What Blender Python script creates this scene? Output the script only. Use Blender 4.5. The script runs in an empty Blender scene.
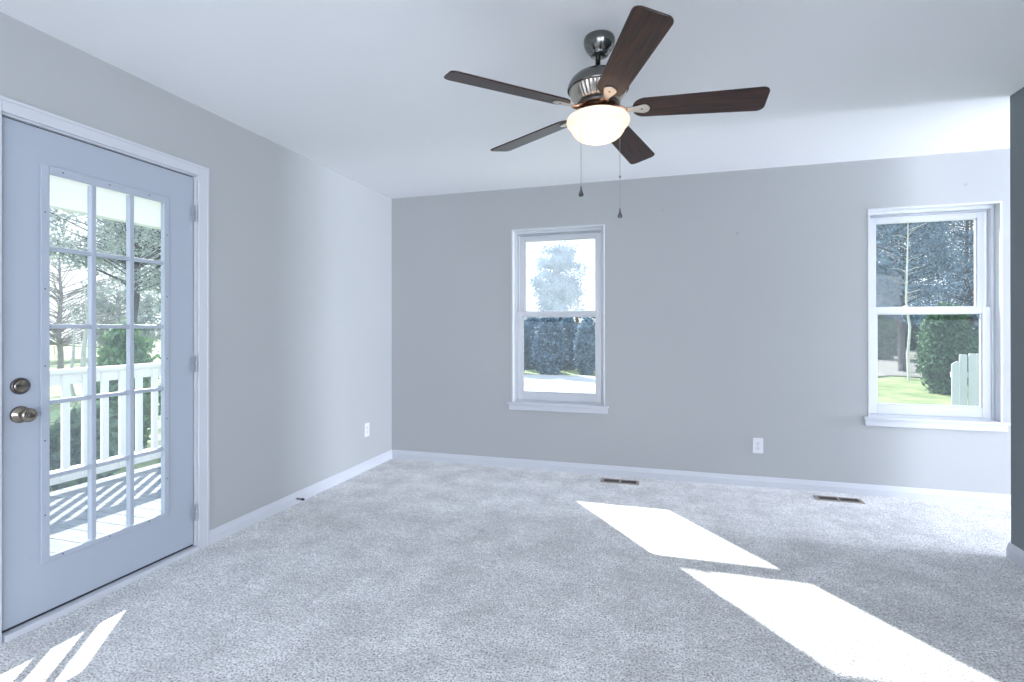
import bpy, bmesh, math, random
from mathutils import Vector, Matrix, Quaternion

scene = bpy.context.scene
COL = scene.collection
R = math.radians

# ------------------------------------------------------------------ camera
F_PX, YAW, PITCH, ROLL, CAM_Z, SHIFT_PX = 515.0, 0.2868, 0.0012, -0.0011, 1.2116, 12.65
cam_d = bpy.data.cameras.new('camera')
cam_d.sensor_fit = 'HORIZONTAL'; cam_d.sensor_width = 36.0
cam_d.lens = F_PX * 36.0 / 1024.0
cam_d.shift_y = -SHIFT_PX / 1024.0
cam_d.clip_start = 0.05; cam_d.clip_end = 400
cam = bpy.data.objects.new('camera', cam_d); COL.objects.link(cam)
_r = Vector((math.cos(YAW), math.sin(YAW), 0)); _f = Vector((-math.sin(YAW), math.cos(YAW), 0)); _u = Vector((0, 0, 1))
_f2 = _f * math.cos(PITCH) + _u * math.sin(PITCH); _u2 = _u * math.cos(PITCH) - _f * math.sin(PITCH)
_r3 = _r * math.cos(ROLL) + _u2 * math.sin(ROLL); _u3 = _u2 * math.cos(ROLL) - _r * math.sin(ROLL)
cam.matrix_world = Matrix(((_r3.x, _u3.x, -_f2.x, 0), (_r3.y, _u3.y, -_f2.y, 0), (_r3.z, _u3.z, -_f2.z, CAM_Z), (0, 0, 0, 1)))
scene.camera = cam

# ------------------------------------------------------------------ view
scene.view_settings.view_transform = 'Standard'
scene.view_settings.look = 'None'
scene.view_settings.gamma = 1.0
scene.view_settings.use_curve_mapping = False
scene.view_settings.exposure = 0.46
scene.cycles.use_denoising = True
scene.cycles.max_bounces = 10
scene.cycles.diffuse_bounces = 6
scene.cycles.transparent_max_bounces = 24
scene.cycles.sample_clamp_indirect = 6.0

# ------------------------------------------------------------------ sky and sun
world = bpy.data.worlds.new('sky'); scene.world = world; world.use_nodes = True
nt = world.node_tree; nt.nodes.clear()
wo = nt.nodes.new('ShaderNodeOutputWorld'); bg = nt.nodes.new('ShaderNodeBackground')
tc = nt.nodes.new('ShaderNodeTexCoord'); sx = nt.nodes.new('ShaderNodeSeparateXYZ'); rp = nt.nodes.new('ShaderNodeValToRGB')
rp.color_ramp.elements[0].position = 0.0; rp.color_ramp.elements[0].color = (0.95, 0.97, 1.0, 1)
rp.color_ramp.elements[1].position = 0.7; rp.color_ramp.elements[1].color = (0.62, 0.78, 1.0, 1)
nt.links.new(tc.outputs['Generated'], sx.inputs[0]); nt.links.new(sx.outputs['Z'], rp.inputs[0])
nt.links.new(rp.outputs[0], bg.inputs['Color']); bg.inputs['Strength'].default_value = 1.15
nt.links.new(bg.outputs[0], wo.inputs['Surface'])

SUN_DIR = Vector((0.885, -1.21, -1.0)).normalized()
sun_d = bpy.data.lights.new('sun', 'SUN'); sun_d.energy = 8.3; sun_d.angle = R(0.53); sun_d.color = (1.0, 0.975, 0.94)
sun = bpy.data.objects.new('sun', sun_d); COL.objects.link(sun); sun.location = (-20, 30, 25)
sun.rotation_mode = 'QUATERNION'; sun.rotation_quaternion = SUN_DIR.to_track_quat('-Z', 'Y')

def area(name, loc, direction, sx_, sy_, power, color):
    d = bpy.data.lights.new(name, 'AREA'); d.shape = 'RECTANGLE'; d.size = sx_; d.size_y = sy_; d.energy = power; d.color = color
    o = bpy.data.objects.new(name, d); COL.objects.link(o); o.location = loc
    o.rotation_mode = 'QUATERNION'; o.rotation_quaternion = Vector(direction).to_track_quat('-Z', 'Y')
    return o
# daylight from the side room's window, plus two added fills in unseen rear openings
area('daylight_side_window', (8.92, 3.70, 1.35), (-1, 0, 0), 1.1, 1.8, 620, (0.79, 0.845, 1.0))
area('added_rear_fill_beside', (3.4, -2.92, 1.25), (-0.4, 1, 0), 2.0, 2.0, 170, (0.79, 0.845, 1.0))
area('added_rear_fill', (0.3, -2.92, 1.25), (0, 1, 0.35), 2.6, 2.0, 60, (0.79, 0.845, 1.0))

# ------------------------------------------------------------------ materials
def new_mat(name):
    m = bpy.data.materials.new(name); m.use_nodes = True
    return m, m.node_tree, m.node_tree.nodes['Principled BSDF']
def simple(name, color, rough=0.5, metal=0.0, spec=0.5, bump=0.0, bscale=80.0, vary=0.0, vscale=6.0, coat=0.0):
    m, t, b = new_mat(name)
    b.inputs['Base Color'].default_value = (*color, 1); b.inputs['Roughness'].default_value = rough
    b.inputs['Metallic'].default_value = metal; b.inputs['Specular IOR Level'].default_value = spec
    b.inputs['Coat Weight'].default_value = coat; b.inputs['Coat Roughness'].default_value = 0.12
    co = t.nodes.new('ShaderNodeTexCoord')
    if vary > 0:
        n = t.nodes.new('ShaderNodeTexNoise'); n.inputs['Scale'].default_value = vscale; n.inputs['Detail'].default_value = 3
        mx = t.nodes.new('ShaderNodeMix'); mx.data_type = 'RGBA'
        mx.inputs['A'].default_value = (*[c * (1 - vary) for c in color], 1)
        mx.inputs['B'].default_value = (*[min(1, c * (1 + vary)) for c in color], 1)
        t.links.new(co.outputs['Object'], n.inputs['Vector']); t.links.new(n.outputs['Fac'], mx.inputs['Factor'])
        t.links.new(mx.outputs['Result'], b.inputs['Base Color'])
    if bump > 0:
        n2 = t.nodes.new('ShaderNodeTexNoise'); n2.inputs['Scale'].default_value = bscale; n2.inputs['Detail'].default_value = 4
        bp = t.nodes.new('ShaderNodeBump'); bp.inputs['Strength'].default_value = bump; bp.inputs['Distance'].default_value = 0.01
        t.links.new(co.outputs['Object'], n2.inputs['Vector']); t.links.new(n2.outputs['Fac'], bp.inputs['Height'])
        t.links.new(bp.outputs['Normal'], b.inputs['Normal'])
    return m

def wall_paint(name, color, spots=()):
    m = simple(name, color, rough=0.62, spec=0.3, bump=0.06, bscale=140)
    t = m.node_tree; b = t.nodes['Principled BSDF']; co = t.nodes.new('ShaderNodeTexCoord')
    prev = None
    n = t.nodes.new('ShaderNodeTexNoise'); n.inputs['Scale'].default_value = 1.3; n.inputs['Detail'].default_value = 2
    t.links.new(co.outputs['Object'], n.inputs['Vector'])
    mx = t.nodes.new('ShaderNodeMix'); mx.data_type = 'RGBA'
    mx.inputs['A'].default_value = (*[c * 0.975 for c in color], 1); mx.inputs['B'].default_value = (*[c * 1.025 for c in color], 1)
    t.links.new(n.outputs['Fac'], mx.inputs['Factor']); prev = mx.outputs['Result']
    for (p, rad) in spots:      # filler dabs over old screw holes
        d = t.nodes.new('ShaderNodeVectorMath'); d.operation = 'DISTANCE'; d.inputs[1].default_value = p
        t.links.new(co.outputs['Object'], d.inputs[0])
        mr = t.nodes.new('ShaderNodeMapRange'); mr.inputs['From Min'].default_value = rad * 0.5; mr.inputs['From Max'].default_value = rad
        mr.inputs['To Min'].default_value = 0.6; mr.inputs['To Max'].default_value = 0.0
        t.links.new(d.outputs['Value'], mr.inputs['Value'])
        m2 = t.nodes.new('ShaderNodeMix'); m2.data_type = 'RGBA'; m2.inputs['B'].default_value = (*[c * 0.72 for c in color], 1)
        t.links.new(mr.outputs[0], m2.inputs['Factor']); t.links.new(prev, m2.inputs['A']); prev = m2.outputs['Result']
    t.links.new(prev, b.inputs['Base Color'])
    return m

def carpet():
    m, t, b = new_mat('speckled_carpet')
    b.inputs['Roughness'].default_value = 0.95; b.inputs['Specular IOR Level'].default_value = 0.1
    b.inputs['Sheen Weight'].default_value = 0.15
    co = t.nodes.new('ShaderNodeTexCoord')
    def noise(s, d=2, r=0.5):
        n = t.nodes.new('ShaderNodeTexNoise'); n.inputs['Scale'].default_value = s; n.inputs['Detail'].default_value = d
        n.inputs['Roughness'].default_value = r; t.links.new(co.outputs['Object'], n.inputs['Vector']); return n
    fine = noise(120, 5, 0.8); mid = noise(30, 4, 0.7); big = noise(4.5, 6, 0.62)
    r1 = t.nodes.new('ShaderNodeValToRGB'); e = r1.color_ramp.elements
    e[0].position = 0.39; e[0].color = (0.16, 0.16, 0.17, 1); e[1].position = 0.59; e[1].color = (0.98, 0.97, 0.96, 1)
    k = e.new(0.475); k.color = (0.72, 0.715, 0.71, 1)
    t.links.new(fine.outputs['Fac'], r1.inputs[0])
    r2 = t.nodes.new('ShaderNodeMapRange'); r2.inputs['From Min'].default_value = 0.3; r2.inputs['From Max'].default_value = 0.7
    r2.inputs['To Min'].default_value = 0.80; r2.inputs['To Max'].default_value = 1.18
    t.links.new(mid.outputs['Fac'], r2.inputs['Value'])
    r3 = t.nodes.new('ShaderNodeMapRange'); r3.inputs['From Min'].default_value = 0.35; r3.inputs['From Max'].default_value = 0.65
    r3.inputs['To Min'].default_value = 0.86; r3.inputs['To Max'].default_value = 1.14
    t.links.new(big.outputs['Fac'], r3.inputs['Value'])
    mu = t.nodes.new('ShaderNodeMath'); mu.operation = 'MULTIPLY'
    t.links.new(r2.outputs[0], mu.inputs[0]); t.links.new(r3.outputs[0], mu.inputs[1])
    vm = t.nodes.new('ShaderNodeVectorMath'); vm.operation = 'SCALE'
    t.links.new(r1.outputs[0], vm.inputs[0]); t.links.new(mu.outputs[0], vm.inputs['Scale'])
    t.links.new(vm.outputs[0], b.inputs['Base Color'])
    bp = t.nodes.new('ShaderNodeBump'); bp.inputs['Strength'].default_value = 0.5; bp.inputs['Distance'].default_value = 0.008
    t.links.new(fine.outputs['Fac'], bp.inputs['Height']); t.links.new(bp.outputs['Normal'], b.inputs['Normal'])
    return m

def glass(name, haze, gloss=0.06):
    m = bpy.data.materials.new(name); m.use_nodes = True; t = m.node_tree; t.nodes.clear()
    o = t.nodes.new('ShaderNodeOutputMaterial'); tr = t.nodes.new('ShaderNodeBsdfTransparent'); gl = t.nodes.new('ShaderNodeBsdfGlossy')
    gl.inputs['Roughness'].default_value = 0.02; tr.inputs['Color'].default_value = (0.96, 0.98, 0.98, 1)
    lwt = t.nodes.new('ShaderNodeLayerWeight'); lwt.inputs['Blend'].default_value = 0.5
    pw = t.nodes.new('ShaderNodeMath'); pw.operation = 'POWER'; pw.inputs[1].default_value = 4.5; t.links.new(lwt.outputs['Facing'], pw.inputs[0])
    fr = t.nodes.new('ShaderNodeMath'); fr.operation = 'MULTIPLY_ADD'; fr.inputs[1].default_value = 0.4; fr.inputs[2].default_value = 0.004; t.links.new(pw.outputs[0], fr.inputs[0])
    m1 = t.nodes.new('ShaderNodeMixShader'); t.links.new(fr.outputs[0], m1.inputs[0]); t.links.new(tr.outputs[0], m1.inputs[1]); t.links.new(gl.outputs[0], m1.inputs[2])
    tl = t.nodes.new('ShaderNodeBsdfTranslucent'); tl.inputs['Color'].default_value = (0.70, 0.82, 1.0, 1)
    m2 = t.nodes.new('ShaderNodeMixShader'); m2.inputs[0].default_value = haze
    if haze > 0.03:     # uneven dusty veil; outdoor haze and glare are put into it
        co = t.nodes.new('ShaderNodeTexCoord'); n = t.nodes.new('ShaderNodeTexNoise'); n.inputs['Scale'].default_value = 9; n.inputs['Detail'].default_value = 4
        mr = t.nodes.new('ShaderNodeMapRange'); mr.inputs['To Min'].default_value = haze * 0.5; mr.inputs['To Max'].default_value = haze * 1.5
        t.links.new(co.outputs['Object'], n.inputs['Vector']); t.links.new(n.outputs['Fac'], mr.inputs['Value']); t.links.new(mr.outputs[0], m2.inputs[0])
    t.links.new(m1.outputs[0], m2.inputs[1]); t.links.new(tl.outputs[0], m2.inputs[2]); t.links.new(m2.outputs[0], o.inputs['Surface'])
    return m

def wood(name, dark, light, rough=0.38, coat=0.18, scale=(2.0, 26.0, 10.0)):
    m, t, b = new_mat(name)
    b.inputs['Roughness'].default_value = rough; b.inputs['Specular IOR Level'].default_value = 0.35; b.inputs['Coat Weight'].default_value = coat; b.inputs['Coat Roughness'].default_value = 0.1
    co = t.nodes.new('ShaderNodeTexCoord'); mp = t.nodes.new('ShaderNodeMapping'); mp.inputs['Scale'].default_value = scale
    n = t.nodes.new('ShaderNodeTexNoise'); n.inputs['Scale'].default_value = 3.0; n.inputs['Detail'].default_value = 6; n.inputs['Distortion'].default_value = 0.6
    r = t.nodes.new('ShaderNodeValToRGB'); r.color_ramp.elements[0].position = 0.35; r.color_ramp.elements[0].color = (*dark, 1)
    r.color_ramp.elements[1].position = 0.68; r.color_ramp.elements[1].color = (*light, 1)
    t.links.new(co.outputs['Object'], mp.inputs[0]); t.links.new(mp.outputs[0], n.inputs['Vector']); t.links.new(n.outputs['Fac'], r.inputs[0])
    t.links.new(r.outputs[0], b.inputs['Base Color'])
    return m

def leafmat(name, c1, c2, trans=0.25, scale=2.5):
    m = bpy.data.materials.new(name); m.use_nodes = True; t = m.node_tree; b = t.nodes['Principled BSDF']; o = t.nodes['Material Output']
    b.inputs['Roughness'].default_value = 0.6; b.inputs['Specular IOR Level'].default_value = 0.25
    co = t.nodes.new('ShaderNodeTexCoord'); n = t.nodes.new('ShaderNodeTexNoise'); n.inputs['Scale'].default_value = scale; n.inputs['Detail'].default_value = 5
    n.inputs['Roughness'].default_value = 0.7
    r = t.nodes.new('ShaderNodeValToRGB'); r.color_ramp.elements[0].position = 0.35; r.color_ramp.elements[0].color = (*c1, 1)
    r.color_ramp.elements[1].position = 0.65; r.color_ramp.elements[1].color = (*c2, 1)
    t.links.new(co.outputs['Object'], n.inputs['Vector']); t.links.new(n.outputs['Fac'], r.inputs[0]); t.links.new(r.outputs[0], b.inputs['Base Color'])
    tl = t.nodes.new('ShaderNodeBsdfTranslucent'); t.links.new(r.outputs[0], tl.inputs['Color'])
    mx = t.nodes.new('ShaderNodeMixShader'); mx.inputs[0].default_value = trans
    t.links.new(b.outputs[0], mx.inputs[1]); t.links.new(tl.outputs[0], mx.inputs[2]); t.links.new(mx.outputs[0], o.inputs['Surface'])
    return m

WALL = (0.45, 0.465, 0.465)
M = {}
M['wall'] = wall_paint('greige_wall_paint', WALL)
M['wall_far'] = wall_paint('greige_wall_paint_patched', WALL, [((0.548, 4.331, 1.953), 0.016), ((2.016, 4.331, 2.213), 0.014), ((-0.01, 4.331, 2.17), 0.010)])
M['wall_shaded'] = wall_paint('shade_darkened_wall_paint', (0.175, 0.20, 0.215))  # partition's shade put into a darker copy of the wall paint
M['ceiling'] = simple('ceiling_paint', (0.87, 0.88, 0.89), rough=0.9, spec=0.2, bump=0.08, bscale=90)
M['carpet'] = carpet()
M['trim'] = simple('white_trim_paint', (0.62, 0.64, 0.68), rough=0.38, bump=0.02, bscale=60)
M['door'] = simple('door_paint', (0.42, 0.465, 0.53), rough=0.42, bump=0.03, bscale=50)
M['vinyl'] = simple('white_vinyl', (0.66, 0.68, 0.71), rough=0.35, bump=0.01)
M['seal'] = simple('dark_weather_seal', (0.02, 0.022, 0.03), rough=0.7, bump=0.05)
M['void'] = simple('duct_shade_black', (0.02, 0.02, 0.022), rough=0.6, bump=0.05)
M['nickel'] = simple('aged_nickel', (0.30, 0.265, 0.22), rough=0.22, metal=1.0, vary=0.55, vscale=55)
M['nickel_dark'] = simple('tarnished_nickel_edge', (0.16, 0.15, 0.15), rough=0.32, metal=1.0, vary=0.2, vscale=40)
M['hinge'] = simple('painted_hinge_metal', (0.42, 0.45, 0.50), rough=0.4, metal=0.3, vary=0.15, vscale=60)
M['pewter'] = simple('pewter_metal', (0.20, 0.20, 0.19), rough=0.2, metal=1.0, vary=0.15, vscale=25)
M['pewter_light'] = simple('brushed_pewter', (0.62, 0.56, 0.50), rough=0.28, metal=1.0, vary=0.12, vscale=60)
M['pewter_warm'] = simple('warm_lit_pewter', (0.55, 0.33, 0.22), rough=0.25, metal=1.0, vary=0.2, vscale=50)  # bulb's warm light put into the metal colour of fitter and iron arms
M['walnut'] = wood('dark_walnut_blade', (0.012, 0.004, 0.003), (0.06, 0.018, 0.009))
M['chain'] = simple('bead_chain_metal', (0.35, 0.34, 0.33), rough=0.35, metal=1.0, vary=0.1)
M['plate'] = simple('white_outlet_plastic', (0.78, 0.79, 0.82), rough=0.35, bump=0.01)
M['slot'] = simple('outlet_slot', (0.06, 0.06, 0.07), rough=0.6, bump=0.02)
M['register'] = simple('tan_register_enamel', (0.36, 0.31, 0.26), rough=0.45, vary=0.2, vscale=40)
M['rubber'] = simple('dark_rubber', (0.03, 0.03, 0.035), rough=0.6, bump=0.05)
M['pane_door'] = glass('door_glass', 0.035)
M['pane_clear'] = glass('window_glass', 0.024)
M['pane_hazy'] = glass('hazy_window_glass', 0.12)
M['deck'] = wood('grey_deck_stain', (0.17, 0.19, 0.22), (0.27, 0.29, 0.33), rough=0.7, coat=0.0, scale=(1.5, 14, 8))
M['porch_white'] = simple('white_exterior_paint', (0.88, 0.88, 0.86), rough=0.5, vary=0.03, vscale=8)
M['planking_paint'] = simple('grey_planking_paint', (0.52, 0.56, 0.62), rough=0.6, vary=0.12, vscale=5)
M['bark'] = simple('grey_brown_bark', (0.16, 0.13, 0.115), rough=0.9, vary=0.45, vscale=18, bump=0.6, bscale=30)
M['bark_grey'] = simple('grey_twig_bark', (0.30, 0.28, 0.27), rough=0.9, vary=0.3, vscale=18, bump=0.5, bscale=30)
M['bark_dark'] = simple('dark_bark', (0.055, 0.05, 0.048), rough=0.9, vary=0.4, vscale=14, bump=0.6, bscale=30)
M['bark_pale'] = simple('pale_bark', (0.62, 0.62, 0.60), rough=0.8, vary=0.25, vscale=9, bump=0.3, bscale=25)
M['leaf_green'] = leafmat('fresh_green_sprays', (0.08, 0.18, 0.07), (0.34, 0.52, 0.26), 0.42)
M['leaf_deep'] = leafmat('deep_green_leaves', (0.035, 0.085, 0.06), (0.13, 0.24, 0.14))
M['leaf_mid'] = leafmat('mid_green_leaves', (0.07, 0.14, 0.09), (0.26, 0.38, 0.25), 0.4)
M['leaf_grey'] = leafmat('grey_green_leaves', (0.22, 0.28, 0.26), (0.52, 0.58, 0.55))
M['leaf_blue'] = leafmat('blue_green_needles', (0.04, 0.085, 0.13), (0.24, 0.36, 0.48))
M['lawn'] = leafmat('lawn_blades', (0.13, 0.19, 0.08), (0.40, 0.45, 0.22), 0.1, 0.8)

# ------------------------------------------------------------------ mesh helpers
class MB:
    def __init__(self): self.v = []; self.f = []; self.sm = []
    def add(self, vs, fs, smooth=False):
        o = len(self.v); self.v += [tuple(p) for p in vs]
        for f in fs: self.f.append(tuple(i + o for i in f)); self.sm.append(smooth)
    def box(self, a, b):
        x0, y0, z0 = [min(p, q) for p, q in zip(a, b)]; x1, y1, z1 = [max(p, q) for p, q in zip(a, b)]
        self.add([(x0, y0, z0), (x1, y0, z0), (x1, y1, z0), (x0, y1, z0), (x0, y0, z1), (x1, y0, z1), (x1, y1, z1), (x0, y1, z1)],
                 [(0, 3, 2, 1), (4, 5, 6, 7), (0, 1, 5, 4), (1, 2, 6, 5), (2, 3, 7, 6), (3, 0, 4, 7)])
    def lathe(self, prof, c=(0, 0, 0), axis='z', n=48, close=True, ripple=None):
        vs = []; m = len(prof)
        for i in range(n):
            a = 2 * math.pi * i / n; ca, sa = math.cos(a), math.sin(a)
            for j, (r, z) in enumerate(prof):
                rr = r * (ripple(a, j) if ripple else 1.0)
                p = {'z': (rr * ca, rr * sa, z), 'x': (z, rr * ca, rr * sa), 'y': (rr * sa, z, rr * ca)}[axis]
                vs.append((p[0] + c[0], p[1] + c[1], p[2] + c[2]))
        fs = []
        for i in range(n):
            k = (i + 1) % n
            for j in range(m - 1): fs.append((i * m + j, k * m + j, k * m + j + 1, i * m + j + 1))
        self.add(vs, fs, True)
        if close:
            for j in (0, m - 1):
                if prof[j][0] > 1e-5:
                    self.add([vs[i * m + j] for i in range(n)], [tuple(range(n))])
    def tube(self, pts, rads, n=6, caps=True, smooth=True):
        pts = [Vector(p) for p in pts]; rings = []
        up = Vector((0, 0, 1))
        for i, p in enumerate(pts):
            d = (pts[min(i + 1, len(pts) - 1)] - pts[max(i - 1, 0)])
            d = d.normalized() if d.length > 1e-9 else Vector((0, 0, 1))
            s = d.cross(up if abs(d.z) < 0.95 else Vector((1, 0, 0))).normalized(); w = s.cross(d)
            r = rads[i] if hasattr(rads, '__len__') else rads
            rings.append([p + (s * math.cos(2 * math.pi * k / n) + w * math.sin(2 * math.pi * k / n)) * r for k in range(n)])
        vs = [q for ring in rings for q in ring]; fs = []
        for i in range(len(pts) - 1):
            for k in range(n):
                k2 = (k + 1) % n; fs.append((i * n + k, i * n + k2, (i + 1) * n + k2, (i + 1) * n + k))
        self.add(vs, fs, smooth)
        if caps: self.add(rings[0], [tuple(range(n))]); self.add(rings[-1], [tuple(reversed(range(n)))])
    def prism(self, pts2, z0, z1, place=lambda x, y, z: (x, y, z)):
        n = len(pts2)
        self.add([place(x, y, z0) for x, y in pts2] + [place(x, y, z1) for x, y in pts2],
                 [tuple(reversed(range(n))), tuple(range(n, 2 * n))] + [(i, (i + 1) % n, n + (i + 1) % n, n + i) for i in range(n)])
    def build(self, name, mat, parent=None, bevel=0.0, loc=None, segs=2):
        me = bpy.data.meshes.new(name); me.from_pydata(self.v, [], self.f); me.update()
        me.polygons.foreach_set('use_smooth', self.sm)
        bm = bmesh.new(); bm.from_mesh(me); bmesh.ops.recalc_face_normals(bm, faces=bm.faces); bm.to_mesh(me); bm.free()
        o = bpy.data.objects.new(name, me); COL.objects.link(o); me.materials.append(M[mat] if isinstance(mat, str) else mat)
        if parent is not None: o.parent = parent
        if loc is not None: o.location = loc
        if bevel > 0:
            b = o.modifiers.new('bevel', 'BEVEL'); b.width = bevel; b.segments = segs; b.limit_method = 'ANGLE'; b.angle_limit = R(50)
        return o

def tag(o, label, cat, group=None, kind=None):
    o['label'] = label; o['category'] = cat
    if group: o['group'] = group
    if kind: o['kind'] = kind
    return o
def thing(name, loc, label, cat, group=None, kind=None):
    o = bpy.data.objects.new(name, None); COL.objects.link(o); o.location = loc; o.empty_display_size = 0.1
    return tag(o, label, cat, group, kind)

# ------------------------------------------------------------------ room shell
XL, D, H = -2.459, 4.331, 2.44
XR, YR = 1.757, 3.356           # face and free end of the partition on the right
XE, YB = 9.0, -3.0              # side room's far wall and the wall behind the camera
TH = 0.16
def S(mb, name, mat, label, cat, bevel=0.0):
    return tag(mb.build(name, mat, bevel=bevel), label, cat, kind='structure')

mb = MB(); mb.box((XL, YB, -0.12), (XE, D, 0)); S(mb, 'floor', 'carpet', 'grey speckled cut pile carpet covering the whole room floor', 'carpet')
mb = MB(); mb.box((XL - TH, YB - TH, H), (XE + TH, D + TH, H + 0.2)); S(mb, 'ceiling', 'ceiling', 'smooth white painted ceiling above the fan', 'ceiling')

def wall_with_holes(fixed_axis, p0, p1, a0, a1, holes, name, mat, label):
    """wall slab between p0 and p1 on fixed axis, from a0 to a1 along the other; holes = (a,b,z0,z1)"""
    mb = MB()
    def B(s0, s1, z0, z1):
        if s1 - s0 < 1e-4 or z1 - z0 < 1e-4: return
        if fixed_axis == 'x': mb.box((p0, s0, z0), (p1, s1, z1))
        else: mb.box((s0, p0, z0), (s1, p1, z1))
    cur = a0
    for (a, b, z0, z1) in sorted(holes):
        B(cur, a, 0, H); B(a, b, 0, z0); B(a, b, z1, H); cur = b
    B(cur, a1, 0, H)
    return S(mb, name, mat, label, 'wall')

DOOR = (1.345, 2.228, 0.0, 2.058)
W1 = (-1.280, -0.472, 0.560, 2.084)
W2 = (1.424, 2.222, 0.560, 2.084)
wall_with_holes('x', XL - TH, XL, YB, D + TH, [DOOR], 'wall_left', 'wall', 'plain grey painted wall holding the glazed door')
wall_with_holes('y', D, D + TH, XL, XE, [W1, W2], 'wall_far', 'wall_far', 'grey painted end wall with the two windows')
wall_with_holes('x', XE, XE + TH, YB, D + TH, [(2.75, 4.25, 0.45, 2.25)], 'wall_right', 'wall', 'outer grey wall of the side space beyond the partition')
wall_with_holes('y', YB - TH, YB, XL - TH, XE + TH, [(-1.05, 1.65, 0.25, 2.25), (2.4, 4.4, 0.25, 2.25)], 'wall_back', 'wall', 'grey wall behind the viewpoint')  # rear openings are unseen, added only for the fill lights
mb = MB(); mb.box((XR, -0.7, 0), (XR + 0.12, YR, H)); S(mb, 'wall_partition', 'wall_shaded', 'shaded grey partition wall ending short of the end wall', 'wall')

def baseboard(name, pts, nrm, label):
    """profile extruded along a straight run: stepped board with eased top"""
    mb = MB(); (x0, y0), (x1, y1) = pts
    prof = [(0, 0), (0.014, 0), (0.014, 0.046), (0.0115, 0.050), (0.0095, 0.058), (0.0055, 0.070), (0.003, 0.076), (0, 0.078)]
    n = len(prof)
    vs = [(x0 + nrm[0] * t, y0 + nrm[1] * t, z) for t, z in prof] + [(x1 + nrm[0] * t, y1 + nrm[1] * t, z) for t, z in prof]
    mb.add(vs, [tuple(range(n)), tuple(range(2 * n - 1, n - 1, -1))] + [(i, (i + 1) % n, n + (i + 1) % n, n + i) for i in range(n)])
    return S(mb, name, 'trim', label, 'baseboard')
baseboard('baseboard_left', [(XL, 2.292), (XL, D)], (1, 0), 'white baseboard running from the door casing to the corner')
baseboard('baseboard_far', [(XL + 0.013, D), (XE, D)], (0, -1), 'white baseboard along the end wall under both windows')
mbp = baseboard('baseboard_partition', [(XR, -0.7), (XR, YR + 0.013)], (-1, 0), 'short white baseboard at the foot of the shaded partition')
baseboard('baseboard_left_near', [(XL, YB), (XL, 1.286)], (1, 0), 'white baseboard on the door wall before the door')

# ------------------------------------------------------------------ door_1
door = thing('door_1', (XL, 1.786, 0), 'pale blue grey exterior door with fifteen small glass panes', 'door', kind='structure')
def dl(p): return (p[0] - XL, p[1] - 1.786, p[2])
class DMB(MB):
    def box(self, a, b): super().box(dl(a), dl(b))
FX = XL - 0.016                 # inner face of the slab
SY0, SY1, SZ0, SZ1 = 1.360, 2.213, 0.036, 2.043
LY0, LY1, LZ0, LZ1 = 1.489, 2.065, 0.240, 1.898   # lite frame outside
GY0, GY1, GZ0, GZ1 = 1.521, 2.036, 0.264, 1.862   # glass
d = DMB()
oy, oz, iy, iz = (SY0, SY1), (SZ0, SZ1), (LY0 + .01, LY1 - .005), (LZ0 + .003, LZ1 - .01)
co_ = [(oy[0], oz[0]), (oy[1], oz[0]), (oy[1], oz[1]), (oy[0], oz[1]), (iy[0], iz[0]), (iy[1], iz[0]), (iy[1], iz[1]), (iy[0], iz[1])]
fs_ = []
for i in range(4):
    k = (i + 1) % 4
    fs_ += [(i, k, 4 + k, 4 + i), (8 + i, 8 + 4 + i, 8 + 4 + k, 8 + k), (i, 8 + i, 8 + k, k), (4 + i, 4 + k, 12 + k, 12 + i)]
d.add([dl((FX, y, z)) for y, z in co_] + [dl((FX - 0.044, y, z)) for y, z in co_], fs_)
slab = d.build('door_slab', 'door', door)
# raised plastic frame with the muntin grid
d = DMB()
for sgn, f0, f1 in ((1, FX, FX + 0.010),):
    d.box((f0, LY0, LZ0), (f1, GY0, LZ1)); d.box((f0, GY1, LZ0), (f1, LY1, LZ1))
    d.box((f0, GY0, LZ0), (f1, GY1, GZ0)); d.box((f0, GY0, GZ1), (f1, GY1, LZ1))
VM = (1.699, 1.873); HM = (1.553, 1.225, 0.906, 0.594)
for y in VM: d.box((FX - 0.024, y - 0.0105, GZ0), (FX + 0.004, y + 0.0105, GZ1))
ys = [GY0, VM[0] - 0.0105, VM[0] + 0.0105, VM[1] - 0.0105, VM[1] + 0.0105, GY1]
for z in HM:
    for i in (0, 2, 4): d.box((FX - 0.024, ys[i], z - 0.0095), (FX + 0.003, ys[i + 1], z + 0.0095))
lite = d.build('lite_frame', 'door', door, bevel=0.003)
d = DMB()
for y in (1.57, 1.763, 1.955):
    for z in (LZ0 + .013, LZ1 - .016): d.lathe([(0.0035, 0), (0.0035, 0.0105)], dl((FX, y, z)), 'x', 10)
for z in (0.44, 0.75, 1.06, 1.38, 1.70):
    for y in (LY0 + .014, LY1 - .014): d.lathe([(0.0035, 0), (0.0035, 0.0105)], dl((FX, y, z)), 'x', 10)
d.build('screw_heads', 'nickel_dark', lite)
d = DMB(); d.box((FX - 0.016, GY0 - .010, GZ0 - .010), (FX - 0.012, GY1 + .010, GZ1 + .010)); d.build('glass_pane', 'pane_door', door)
# casing, jamb, gap seal, threshold
d = DMB(); CX = XL + 0.017
JY0, JY1, JZ = 1.345, 2.228, 2.058
def casing_strip(mb, a, b):
    mb.box(a, b)
mbc = DMB()
for (y0, y1) in ((1.286, 1.348), (2.2255, 2.2885)):
    mbc.box((XL, y0, 0), (XL + 0.013, y1, 2.112)); 
mbc.box((XL, 1.348, 2.0545), (XL + 0.013, 2.2255, 2.112))
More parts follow.
